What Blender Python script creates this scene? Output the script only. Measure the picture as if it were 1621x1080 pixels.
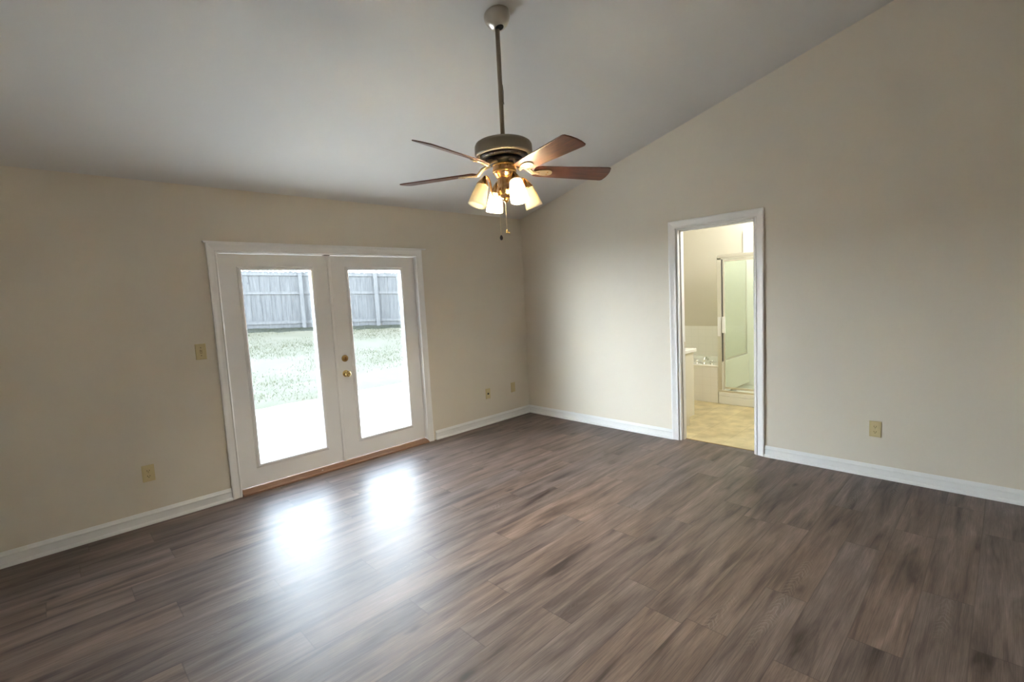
import bpy, bmesh, math, random
from mathutils import Vector, Matrix

scene = bpy.context.scene
for o in list(bpy.data.objects):
    bpy.data.objects.remove(o)
COL = scene.collection
PI = math.pi

# ------------------------------------------------------------------ camera
cam_data = bpy.data.cameras.new('camera')
cam_data.sensor_fit = 'HORIZONTAL'
cam_data.sensor_width = 36.0
cam_data.lens = 16.9425
cam_data.clip_start = 0.02
cam_data.clip_end = 400
cam = bpy.data.objects.new('camera', cam_data)
COL.objects.link(cam)
right = Vector((0.7151607, -0.6970651, -0.0514336))
down = Vector((-0.1017432, -0.0310171, -0.9943270))
fwd = Vector((0.6915153, 0.7163367, -0.0931038))
m = Matrix.Identity(4)
for i in range(3):
    m[i][0] = right[i]
    m[i][1] = -down[i]
    m[i][2] = -fwd[i]
m.translation = Vector((-4.370384, -4.263791, 1.499710))
cam.matrix_world = m
scene.camera = cam

# ------------------------------------------------------------------ sky, sun, exposure
world = bpy.data.worlds.new('sky')
scene.world = world
world.use_nodes = True
wn = world.node_tree.nodes
wl = world.node_tree.links
wn.clear()
w_out = wn.new('ShaderNodeOutputWorld')
w_bg = wn.new('ShaderNodeBackground')
# bright hazy sky: white towards the horizon, pale blue overhead
w_tc = wn.new('ShaderNodeTexCoord')
w_sep = wn.new('ShaderNodeSeparateXYZ')
w_ramp = wn.new('ShaderNodeValToRGB')
w_ramp.color_ramp.elements[0].position = 0.0
w_ramp.color_ramp.elements[0].color = (1.10, 1.17, 1.24, 1)
w_ramp.color_ramp.elements[1].position = 0.85
w_ramp.color_ramp.elements[1].color = (0.14, 0.18, 0.24, 1)
for z_, c_ in ((0.30, (0.72, 0.80, 0.88)), (0.46, (0.40, 0.48, 0.58)), (0.62, (0.24, 0.30, 0.38))):
    w_mid = w_ramp.color_ramp.elements.new(z_)
    w_mid.color = (*c_, 1)
wl.new(w_tc.outputs['Generated'], w_sep.inputs[0])
wl.new(w_sep.outputs[2], w_ramp.inputs[0])
# broad glow added low in the left sky to brighten the right wall
GLOW_DIR = Vector((-0.95, 0.30, 0.16)).normalized()
w_dot = wn.new('ShaderNodeVectorMath')
w_dot.operation = 'DOT_PRODUCT'
w_dot.inputs[1].default_value = GLOW_DIR
wl.new(w_tc.outputs['Generated'], w_dot.inputs[0])
w_glow = wn.new('ShaderNodeMapRange')
w_glow.interpolation_type = 'SMOOTHSTEP'
w_glow.inputs['From Min'].default_value = 0.80
w_glow.inputs['From Max'].default_value = 1.0
w_glow.inputs['To Min'].default_value = 1.0
w_glow.inputs['To Max'].default_value = 1.6
wl.new(w_dot.outputs['Value'], w_glow.inputs['Value'])
w_mul = wn.new('ShaderNodeMath')
w_mul.operation = 'MULTIPLY'
SKY_STRENGTH = 12.6
w_mul.inputs[1].default_value = SKY_STRENGTH
wl.new(w_glow.outputs[0], w_mul.inputs[0])
# the half of the sky over the yard is the brighter one
w_side = wn.new('ShaderNodeMapRange')
w_side.interpolation_type = 'SMOOTHSTEP'
w_side.inputs['From Min'].default_value = -0.4
w_side.inputs['From Max'].default_value = 0.5
w_side.inputs['To Min'].default_value = 0.45
w_side.inputs['To Max'].default_value = 1.45
wl.new(w_sep.outputs[1], w_side.inputs['Value'])
w_mul2 = wn.new('ShaderNodeMath')
w_mul2.operation = 'MULTIPLY'
wl.new(w_mul.outputs[0], w_mul2.inputs[0])
wl.new(w_side.outputs[0], w_mul2.inputs[1])
wl.new(w_mul2.outputs[0], w_bg.inputs['Strength'])
wl.new(w_ramp.outputs[0], w_bg.inputs['Color'])
wl.new(w_bg.outputs[0], w_out.inputs['Surface'])

sun_data = bpy.data.lights.new('sun', 'SUN')
sun_data.energy = 8.5
sun_data.angle = math.radians(2.0)
sun_data.color = (1.0, 0.97, 0.93)
sun = bpy.data.objects.new('sun', sun_data)
COL.objects.link(sun)
# the sun stands high over the yard, on the far side of the fence and to the right
sun_to = Vector((0.62, 0.30, 1.15)).normalized()
sun.rotation_euler = sun_to.to_track_quat('Z', 'Y').to_euler()
sun.location = (4, 6, 12)

scene.view_settings.view_transform = 'Standard'
scene.view_settings.look = 'None'
scene.view_settings.gamma = 1.0
scene.view_settings.use_curve_mapping = False
scene.view_settings.exposure = 1.34

FAN_BULB_W = 34.0
BATH_W = 21.0

cy = scene.cycles
cy.max_bounces = 14
cy.diffuse_bounces = 8
cy.glossy_bounces = 6
cy.transmission_bounces = 8
cy.transparent_max_bounces = 16
cy.sample_clamp_indirect = 60.0
cy.caustics_reflective = True
cy.caustics_refractive = False
cy.use_denoising = True

# ------------------------------------------------------------------ mesh helpers
class MB:
    """collects faces for one mesh object"""
    def __init__(self):
        self.v = []
        self.f = []
        self.smooth = []

    def add(self, verts, faces, smooth=False):
        b = len(self.v)
        self.v += [tuple(p) for p in verts]
        for f in faces:
            self.f.append(tuple(b + i for i in f))
            self.smooth.append(smooth)
        return self

    def box(self, x0, x1, y0, y1, z0, z1):
        x0, x1 = min(x0, x1), max(x0, x1)
        y0, y1 = min(y0, y1), max(y0, y1)
        z0, z1 = min(z0, z1), max(z0, z1)
        v = [(x, y, z) for z in (z0, z1) for y in (y0, y1) for x in (x0, x1)]
        f = [(0, 2, 3, 1), (4, 5, 7, 6), (0, 1, 5, 4), (2, 6, 7, 3), (0, 4, 6, 2), (1, 3, 7, 5)]
        return self.add(v, f)

    def prism(self, poly, d0, d1, mapf):
        """extrudes the 2-D polygon poly from depth d0 to d1; mapf(a, b, d) -> point"""
        n = len(poly)
        v = [mapf(a, b, d0) for a, b in poly] + [mapf(a, b, d1) for a, b in poly]
        f = [tuple(range(n)), tuple(range(2 * n - 1, n - 1, -1))]
        for i in range(n):
            j = (i + 1) % n
            f.append((i, i + n, j + n, j))
        return self.add(v, f)

    def lathe(self, prof, mat=None, n=40, cap0=True, cap1=True, smooth=True):
        """revolves (radius, z) pairs round Z, then transforms by mat"""
        mat = mat or Matrix.Identity(4)
        v, f = [], []
        for r, z in prof:
            for k in range(n):
                t = 2 * PI * k / n
                v.append(mat @ Vector((r * math.cos(t), r * math.sin(t), z)))
        for i in range(len(prof) - 1):
            for k in range(n):
                k2 = (k + 1) % n
                f.append((i * n + k, i * n + k2, (i + 1) * n + k2, (i + 1) * n + k))
        self.add(v, f, smooth)
        b = len(self.v) - len(v)
        if cap0:
            self.f.append(tuple(b + k for k in range(n - 1, -1, -1)))
            self.smooth.append(False)
        if cap1:
            e = b + (len(prof) - 1) * n
            self.f.append(tuple(e + k for k in range(n)))
            self.smooth.append(False)
        return self

    def tube(self, pts, rad, n=12, smooth=True):
        pts = [Vector(p) for p in pts]
        if not isinstance(rad, (list, tuple)):
            rad = [rad] * len(pts)
        rings = []
        t_prev = None
        nrm = None
        for i, p in enumerate(pts):
            a = pts[max(i - 1, 0)]
            b = pts[min(i + 1, len(pts) - 1)]
            t = (b - a).normalized()
            if nrm is None:
                h = Vector((0, 0, 1)) if abs(t.z) < 0.9 else Vector((1, 0, 0))
                nrm = t.cross(h).normalized()
            else:
                nrm = (nrm - t * nrm.dot(t)).normalized()
            bi = t.cross(nrm)
            rings.append([p + (nrm * math.cos(2 * PI * k / n) + bi * math.sin(2 * PI * k / n)) * rad[i] for k in range(n)])
        v = [q for r in rings for q in r]
        f = []
        for i in range(len(pts) - 1):
            for k in range(n):
                k2 = (k + 1) % n
                f.append((i * n + k, i * n + k2, (i + 1) * n + k2, (i + 1) * n + k))
        self.add(v, f, smooth)
        b = len(self.v) - len(v)
        self.f.append(tuple(b + k for k in range(n - 1, -1, -1)))
        self.f.append(tuple(b + (len(pts) - 1) * n + k for k in range(n)))
        self.smooth += [False, False]
        return self

    def ring(self, o, i, d0, d1, mapf):
        """rectangular frame: outer (a0,a1,b0,b1), inner the same, from depth d0 to d1"""
        def rect(r):
            return [(r[0], r[2]), (r[1], r[2]), (r[1], r[3]), (r[0], r[3])]
        O, I = rect(o), rect(i)
        v = [mapf(a, b, d) for d in (d0, d1) for L in (O, I) for a, b in L]
        f = []
        for k in range(4):
            k2 = (k + 1) % 4
            f += [(k, k2, 4 + k2, 4 + k), (8 + k, 12 + k, 12 + k2, 8 + k2), (k, 8 + k, 8 + k2, k2), (4 + k, 4 + k2, 12 + k2, 12 + k)]
        return self.add(v, f)

    def sweep_u(self, prof, a0, a1, b0, b1, mapf):
        """moulding (offset outward, depth) round three sides of an opening, mitred at the head"""
        st = [((a0, b0), (-1, 0)), ((a0, b1), (-1, 1)), ((a1, b1), (1, 1)), ((a1, b0), (1, 0))]
        n = len(prof)
        v = []
        for (a, b), (da, db) in st:
            v += [mapf(a + da * o, b + db * o, d) for o, d in prof]
        f = []
        for s in range(3):
            for k in range(n - 1):
                f.append((s * n + k, s * n + k + 1, (s + 1) * n + k + 1, (s + 1) * n + k))
        f.append(tuple(range(n)))
        f.append(tuple(range(4 * n - 1, 3 * n - 1, -1)))
        return self.add(v, f)

    def sweep_rect(self, prof, a0, a1, b0, b1, mapf):
        st = [((a0, b0), (-1, -1)), ((a0, b1), (-1, 1)), ((a1, b1), (1, 1)), ((a1, b0), (1, -1))]
        n = len(prof)
        v = []
        for (a, b), (da, db) in st:
            v += [mapf(a + da * o, b + db * o, d) for o, d in prof]
        f = []
        for s in range(4):
            s2 = (s + 1) % 4
            for k in range(n - 1):
                f.append((s * n + k, s * n + k + 1, s2 * n + k + 1, s2 * n + k))
        return self.add(v, f)

    def build(self, name, mat, parent=None, loc=None, bevel=0.0, seg=2, recalc=True):
        me = bpy.data.meshes.new(name)
        me.from_pydata(self.v, [], self.f)
        me.validate()
        for i, p in enumerate(me.polygons):
            p.use_smooth = self.smooth[i] if i < len(self.smooth) else False
        if recalc:
            bm = bmesh.new()
            bm.from_mesh(me)
            bmesh.ops.recalc_face_normals(bm, faces=bm.faces)
            bm.to_mesh(me)
            bm.free()
        for mm in (mat if isinstance(mat, (list, tuple)) else [mat]):
            me.materials.append(mm)
        o = bpy.data.objects.new(name, me)
        COL.objects.link(o)
        if loc is not None:
            o.location = loc
        if bevel > 0:
            md = o.modifiers.new('bevel', 'BEVEL')
            md.width = bevel
            md.segments = seg
            md.limit_method = 'ANGLE'
            md.angle_limit = math.radians(40)
            md.harden_normals = False
        if parent is not None:
            o.parent = parent
        return o


def tag(o, label=None, cat=None, kind=None, group=None):
    if label:
        o['label'] = label
    if cat:
        o['category'] = cat
    if kind:
        o['kind'] = kind
    if group:
        o['group'] = group
    return o


def empty(name, loc=(0, 0, 0), rotz=0.0):
    o = bpy.data.objects.new(name, None)
    o.empty_display_size = 0.1
    o.location = loc
    o.rotation_euler = (0, 0, rotz)
    COL.objects.link(o)
    return o


def north(a, b, d):      # plane of the french-door wall: a along x, b up, d into the room
    return (a, -d, b)


def east(a, b, d):       # plane of the bathroom-door wall: a along y, b up, d into the room
    return (-d, a, b)


def flat(a, b, d):
    return (a, b, d)


# ------------------------------------------------------------------ materials
def new_mat(name):
    mt = bpy.data.materials.new(name)
    mt.use_nodes = True
    nt = mt.node_tree
    nt.nodes.clear()
    out = nt.nodes.new('ShaderNodeOutputMaterial')
    return mt, nt, out


def principled(name, color, rough=0.5, metal=0.0, noise=0.0, nscale=8.0, bump=0.0, bscale=120.0, spec=0.5, coat=0.0, rvar=0.0):
    mt, nt, out = new_mat(name)
    N, L = nt.nodes, nt.links
    p = N.new('ShaderNodeBsdfPrincipled')
    p.inputs['Base Color'].default_value = (*color, 1)
    p.inputs['Roughness'].default_value = rough
    p.inputs['Metallic'].default_value = metal
    p.inputs['Specular IOR Level'].default_value = spec
    p.inputs['Coat Weight'].default_value = coat
    tc = N.new('ShaderNodeTexCoord')
    if noise > 0:
        nz = N.new('ShaderNodeTexNoise')
        nz.inputs['Scale'].default_value = nscale
        nz.inputs['Detail'].default_value = 5
        L.new(tc.outputs['Object'], nz.inputs['Vector'])
        mx = N.new('ShaderNodeMix')
        mx.data_type = 'RGBA'
        mx.inputs[6].default_value = (*[c * (1 - noise) for c in color], 1)
        mx.inputs[7].default_value = (*[min(1, c * (1 + noise)) for c in color], 1)
        L.new(nz.outputs['Fac'], mx.inputs[0])
        L.new(mx.outputs[2], p.inputs['Base Color'])
    if bump > 0:
        nb = N.new('ShaderNodeTexNoise')
        nb.inputs['Scale'].default_value = bscale
        nb.inputs['Detail'].default_value = 3
        L.new(tc.outputs['Object'], nb.inputs['Vector'])
        bp = N.new('ShaderNodeBump')
        bp.inputs['Strength'].default_value = bump
        bp.inputs['Distance'].default_value = 0.002
        L.new(nb.outputs['Fac'], bp.inputs['Height'])
        L.new(bp.outputs[0], p.inputs['Normal'])
    L.new(p.outputs[0], out.inputs['Surface'])
    return mt


M = {}
M['wall'] = principled('beige wall paint', (0.68, 0.622, 0.53), 0.62, noise=0.03, nscale=1.6, bump=0.12, bscale=160)
M['ceiling'] = principled('white ceiling paint', (0.65, 0.64, 0.63), 0.75, noise=0.035, nscale=1.3, bump=0.15, bscale=60)
M['trim'] = principled('white trim paint', (0.83, 0.82, 0.81), 0.34, noise=0.02, nscale=5)
M['door'] = principled('white door paint', (0.82, 0.81, 0.80), 0.40, noise=0.015, nscale=4)
M['base'] = principled('white baseboard paint', (0.76, 0.76, 0.755), 0.5, noise=0.02, nscale=5)
M['ivory'] = principled('ivory plastic', (0.60, 0.50, 0.27), 0.35, noise=0.03, nscale=40)
M['slot'] = principled('dark slot', (0.04, 0.03, 0.015), 0.6)
M['screw'] = principled('plate screw', (0.50, 0.43, 0.26), 0.35, metal=0.4)
M['brass'] = principled('polished brass', (0.80, 0.58, 0.24), 0.16, metal=1.0, noise=0.06, nscale=14)
M['brass_dull'] = principled('aged brass', (0.42, 0.27, 0.10), 0.30, metal=1.0, noise=0.12, nscale=20)
M['bronze'] = principled('antique brass', (0.70, 0.45, 0.22), 0.24, metal=1.0, noise=0.10, nscale=18)
M['pewter'] = principled('taupe metal enamel', (0.31, 0.265, 0.20), 0.45, metal=0.25, noise=0.05, nscale=12)
M['nickel'] = principled('brushed nickel', (0.52, 0.48, 0.42), 0.30, metal=0.9, noise=0.06, nscale=24)
M['champagne'] = principled('champagne metal', (0.46, 0.38, 0.26), 0.38, metal=0.55, noise=0.05, nscale=20)
M['black'] = principled('black motor parts', (0.018, 0.015, 0.014), 0.35, metal=0.3)
M['chain'] = principled('chain metal', (0.78, 0.66, 0.45), 0.3, metal=0.8)
M['fob_wood'] = principled('dark fob wood', (0.035, 0.016, 0.008), 0.45, noise=0.2, nscale=60)
M['chrome'] = principled('chrome', (0.84, 0.84, 0.80), 0.14, metal=1.0)
M['chrome_satin'] = principled('bright anodised aluminium', (0.86, 0.85, 0.78), 0.28, metal=0.85)
M['white_plastic'] = principled('white plastic', (0.82, 0.82, 0.79), 0.3)
M['fiberglass'] = principled('white shower surround', (0.80, 0.80, 0.74), 0.28)
M['counter'] = principled('white cultured marble', (0.82, 0.80, 0.74), 0.22, noise=0.04, nscale=7)
M['cabinet'] = principled('cream cabinet paint', (0.72, 0.68, 0.57), 0.40, noise=0.02, nscale=6)
M['bath_wall'] = principled('cream bathroom paint', (0.60, 0.555, 0.45), 0.6, noise=0.02, nscale=2)
M['bath_ceiling'] = principled('bathroom ceiling paint', (0.74, 0.72, 0.66), 0.7)
M['outer'] = principled('exterior siding', (0.55, 0.53, 0.49), 0.7, noise=0.05, nscale=3)
M['soffit'] = principled('white soffit', (0.7, 0.7, 0.69), 0.6)
M['concrete'] = principled('concrete', (0.66, 0.65, 0.63), 0.85, noise=0.07, nscale=4, bump=0.3, bscale=40)
M['rubber'] = principled('dark weatherstrip', (0.05, 0.045, 0.04), 0.7)


def wood_material(name, dark, light, rough, axis='x', scale=6.0, stretch=12.0, coat=0.0):
    mt, nt, out = new_mat(name)
    N, L = nt.nodes, nt.links
    p = N.new('ShaderNodeBsdfPrincipled')
    p.inputs['Roughness'].default_value = rough
    p.inputs['Coat Weight'].default_value = coat
    tc = N.new('ShaderNodeTexCoord')
    mp = N.new('ShaderNodeMapping')
    s = [stretch] * 3
    s['xyz'.index(axis)] = 1.0
    mp.inputs['Scale'].default_value = s
    L.new(tc.outputs['Object'], mp.inputs['Vector'])
    nz = N.new('ShaderNodeTexNoise')
    nz.inputs['Scale'].default_value = scale
    nz.inputs['Detail'].default_value = 6
    nz.inputs['Roughness'].default_value = 0.65
    nz.inputs['Distortion'].default_value = 0.6
    L.new(mp.outputs[0], nz.inputs['Vector'])
    cr = N.new('ShaderNodeValToRGB')
    cr.color_ramp.elements[0].position = 0.3
    cr.color_ramp.elements[0].color = (*dark, 1)
    cr.color_ramp.elements[1].position = 0.72
    cr.color_ramp.elements[1].color = (*light, 1)
    L.new(nz.outputs['Fac'], cr.inputs[0])
    L.new(cr.outputs[0], p.inputs['Base Color'])
    bp = N.new('ShaderNodeBump')
    bp.inputs['Strength'].default_value = 0.15
    bp.inputs['Distance'].default_value = 0.001
    L.new(nz.outputs['Fac'], bp.inputs['Height'])
    L.new(bp.outputs[0], p.inputs['Normal'])
    L.new(p.outputs[0], out.inputs['Surface'])
    return mt


M['blade'] = wood_material('walnut blade veneer', (0.058, 0.016, 0.009), (0.185, 0.056, 0.026), 0.44, 'x', 5, 14, 0.0)
M['threshold'] = wood_material('oak threshold', (0.19, 0.095, 0.052), (0.34, 0.185, 0.11), 0.42, 'x', 5, 10)
M['fence'] = wood_material('weathered cedar', (0.070, 0.073, 0.077), (0.130, 0.134, 0.139), 0.85, 'z', 2.2, 10)
M['fence_frame'] = wood_material('grey post wood', (0.085, 0.088, 0.092), (0.145, 0.148, 0.151), 0.85, 'z', 3, 6)


def glass_material(name, tint, ior=1.45, haze=0.0):
    mt, nt, out = new_mat(name)
    N, L = nt.nodes, nt.links
    tr = N.new('ShaderNodeBsdfTransparent')
    tr.inputs['Color'].default_value = (*tint, 1)
    gl = N.new('ShaderNodeBsdfGlossy')
    gl.inputs['Roughness'].default_value = 0.01
    # reflectance of one face of a thin pane (Schlick), the same seen from either side
    lw = N.new('ShaderNodeLayerWeight')
    pw = N.new('ShaderNodeMath'); pw.operation = 'POWER'
    L.new(lw.outputs['Facing'], pw.inputs[0]); pw.inputs[1].default_value = 5.0
    fr = N.new('ShaderNodeMath'); fr.operation = 'MULTIPLY_ADD'
    L.new(pw.outputs[0], fr.inputs[0]); fr.inputs[1].default_value = 0.96; fr.inputs[2].default_value = 0.04
    lw.inputs['Blend'].default_value = 0.5
    mx = N.new('ShaderNodeMixShader')
    L.new(fr.outputs[0], mx.inputs[0])
    L.new(tr.outputs[0], mx.inputs[1])
    L.new(gl.outputs[0], mx.inputs[2])
    last = mx
    if haze > 0:
        df = N.new('ShaderNodeBsdfDiffuse')
        df.inputs['Color'].default_value = (0.80, 0.84, 0.74, 1)
        m2 = N.new('ShaderNodeMixShader')
        m2.inputs[0].default_value = haze
        L.new(mx.outputs[0], m2.inputs[1])
        L.new(df.outputs[0], m2.inputs[2])
        last = m2
    L.new(last.outputs[0], out.inputs['Surface'])
    return mt


M['glass'] = glass_material('door glass', (0.95, 0.965, 0.96))
M['shower_glass'] = glass_material('greenish shower glass', (0.93, 0.96, 0.91), haze=0.20)


def shade_material():
    mt, nt, out = new_mat('frosted cream shade glass')
    N, L = nt.nodes, nt.links
    tr = N.new('ShaderNodeBsdfTranslucent')
    tr.inputs['Color'].default_value = (0.97, 0.935, 0.83, 1)
    p = N.new('ShaderNodeBsdfPrincipled')
    p.inputs['Base Color'].default_value = (0.80, 0.71, 0.52, 1)
    p.inputs['Roughness'].default_value = 0.25
    tc = N.new('ShaderNodeTexCoord')
    nz = N.new('ShaderNodeTexNoise')
    nz.inputs['Scale'].default_value = 26
    nz.inputs['Detail'].default_value = 4
    L.new(tc.outputs['Object'], nz.inputs['Vector'])
    cr = N.new('ShaderNodeValToRGB')
    cr.color_ramp.elements[0].color = (0.72, 0.64, 0.49, 1)
    cr.color_ramp.elements[1].color = (0.80, 0.74, 0.60, 1)
    L.new(nz.outputs['Fac'], cr.inputs[0])
    L.new(cr.outputs[0], p.inputs['Base Color'])
    mx = N.new('ShaderNodeMixShader')
    mx.inputs[0].default_value = 0.68
    L.new(p.outputs[0], mx.inputs[1])
    L.new(tr.outputs[0], mx.inputs[2])
    L.new(mx.outputs[0], out.inputs['Surface'])
    return mt


M['shade'] = shade_material()


def emission(name, color, strength):
    mt, nt, out = new_mat(name)
    e = nt.nodes.new('ShaderNodeEmission')
    e.inputs['Color'].default_value = (*color, 1)
    e.inputs['Strength'].default_value = strength
    nt.links.new(e.outputs[0], out.inputs['Surface'])
    return mt


M['bulb'] = emission('lit bulb', (1.0, 0.72, 0.42), 30.0)
M['bulb_off'] = principled('unlit frosted bulb', (0.8, 0.78, 0.72), 0.3)


def tile_material(name, color, grout, size, rough, mortar=0.004):
    mt, nt, out = new_mat(name)
    N, L = nt.nodes, nt.links
    p = N.new('ShaderNodeBsdfPrincipled')
    p.inputs['Roughness'].default_value = rough
    tc = N.new('ShaderNodeTexCoord')
    g = N.new('ShaderNodeNewGeometry')
    # grid lines from object coordinates on all three axes, ignoring the axis the face looks along
    sep = N.new('ShaderNodeSeparateXYZ')
    L.new(tc.outputs['Object'], sep.inputs[0])
    sepn = N.new('ShaderNodeSeparateXYZ')
    L.new(g.outputs['Normal'], sepn.inputs[0])
    prev = None
    for ax in range(3):
        d = N.new('ShaderNodeMath'); d.operation = 'DIVIDE'
        L.new(sep.outputs[ax], d.inputs[0]); d.inputs[1].default_value = size
        fr = N.new('ShaderNodeMath'); fr.operation = 'FRACT'
        L.new(d.outputs[0], fr.inputs[0])
        lt = N.new('ShaderNodeMath'); lt.operation = 'LESS_THAN'
        L.new(fr.outputs[0], lt.inputs[0]); lt.inputs[1].default_value = mortar / size
        ab = N.new('ShaderNodeMath'); ab.operation = 'ABSOLUTE'
        L.new(sepn.outputs[ax], ab.inputs[0])
        ok = N.new('ShaderNodeMath'); ok.operation = 'LESS_THAN'
        L.new(ab.outputs[0], ok.inputs[0]); ok.inputs[1].default_value = 0.5
        mu = N.new('ShaderNodeMath'); mu.operation = 'MULTIPLY'
        L.new(lt.outputs[0], mu.inputs[0]); L.new(ok.outputs[0], mu.inputs[1])
        if prev is None:
            prev = mu
        else:
            mxm = N.new('ShaderNodeMath'); mxm.operation = 'MAXIMUM'
            L.new(prev.outputs[0], mxm.inputs[0]); L.new(mu.outputs[0], mxm.inputs[1])
            prev = mxm
    mx = N.new('ShaderNodeMix'); mx.data_type = 'RGBA'
    mx.inputs[6].default_value = (*color, 1)
    mx.inputs[7].default_value = (*grout, 1)
    L.new(prev.outputs[0], mx.inputs[0])
    L.new(mx.outputs[2], p.inputs['Base Color'])
    L.new(p.outputs[0], out.inputs['Surface'])
    return mt


M['tub_tile'] = tile_material('white tub tile', (0.80, 0.78, 0.71), (0.74, 0.72, 0.65), 0.108, 0.3, 0.0035)


def vinyl_material():
    mt, nt, out = new_mat('tan vinyl tile')
    N, L = nt.nodes, nt.links
    p = N.new('ShaderNodeBsdfPrincipled')
    p.inputs['Roughness'].default_value = 0.42
    tc = N.new('ShaderNodeTexCoord')
    mp = N.new('ShaderNodeMapping')
    mp.inputs['Rotation'].default_value = (0, 0, 0.0)
    L.new(tc.outputs['Object'], mp.inputs['Vector'])
    br = N.new('ShaderNodeTexBrick')
    br.offset = 0.0
    br.inputs['Scale'].default_value = 1.0
    br.inputs['Brick Width'].default_value = 0.30
    br.inputs['Row Height'].default_value = 0.30
    br.inputs['Mortar Size'].default_value = 0.004
    br.inputs['Color1'].default_value = (0.62, 0.53, 0.33, 1)
    br.inputs['Color2'].default_value = (0.55, 0.46, 0.27, 1)
    br.inputs['Mortar'].default_value = (0.49, 0.41, 0.24, 1)
    L.new(mp.outputs[0], br.inputs['Vector'])
    nz = N.new('ShaderNodeTexNoise')
    nz.inputs['Scale'].default_value = 6.0
    nz.inputs['Detail'].default_value = 7
    L.new(tc.outputs['Object'], nz.inputs['Vector'])
    cr = N.new('ShaderNodeValToRGB')
    cr.color_ramp.elements[0].position = 0.3
    cr.color_ramp.elements[0].color = (0.72, 0.70, 0.66, 1)
    cr.color_ramp.elements[1].position = 0.7
    cr.color_ramp.elements[1].color = (1.15, 1.13, 1.08, 1)
    L.new(nz.outputs['Fac'], cr.inputs[0])
    mx = N.new('ShaderNodeMix'); mx.data_type = 'RGBA'; mx.blend_type = 'MULTIPLY'
    mx.inputs[0].default_value = 1.0
    L.new(br.outputs['Color'], mx.inputs[6])
    L.new(cr.outputs[0], mx.inputs[7])
    L.new(mx.outputs[2], p.inputs['Base Color'])
    L.new(p.outputs[0], out.inputs['Surface'])
    return mt


M['vinyl'] = vinyl_material()


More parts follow.
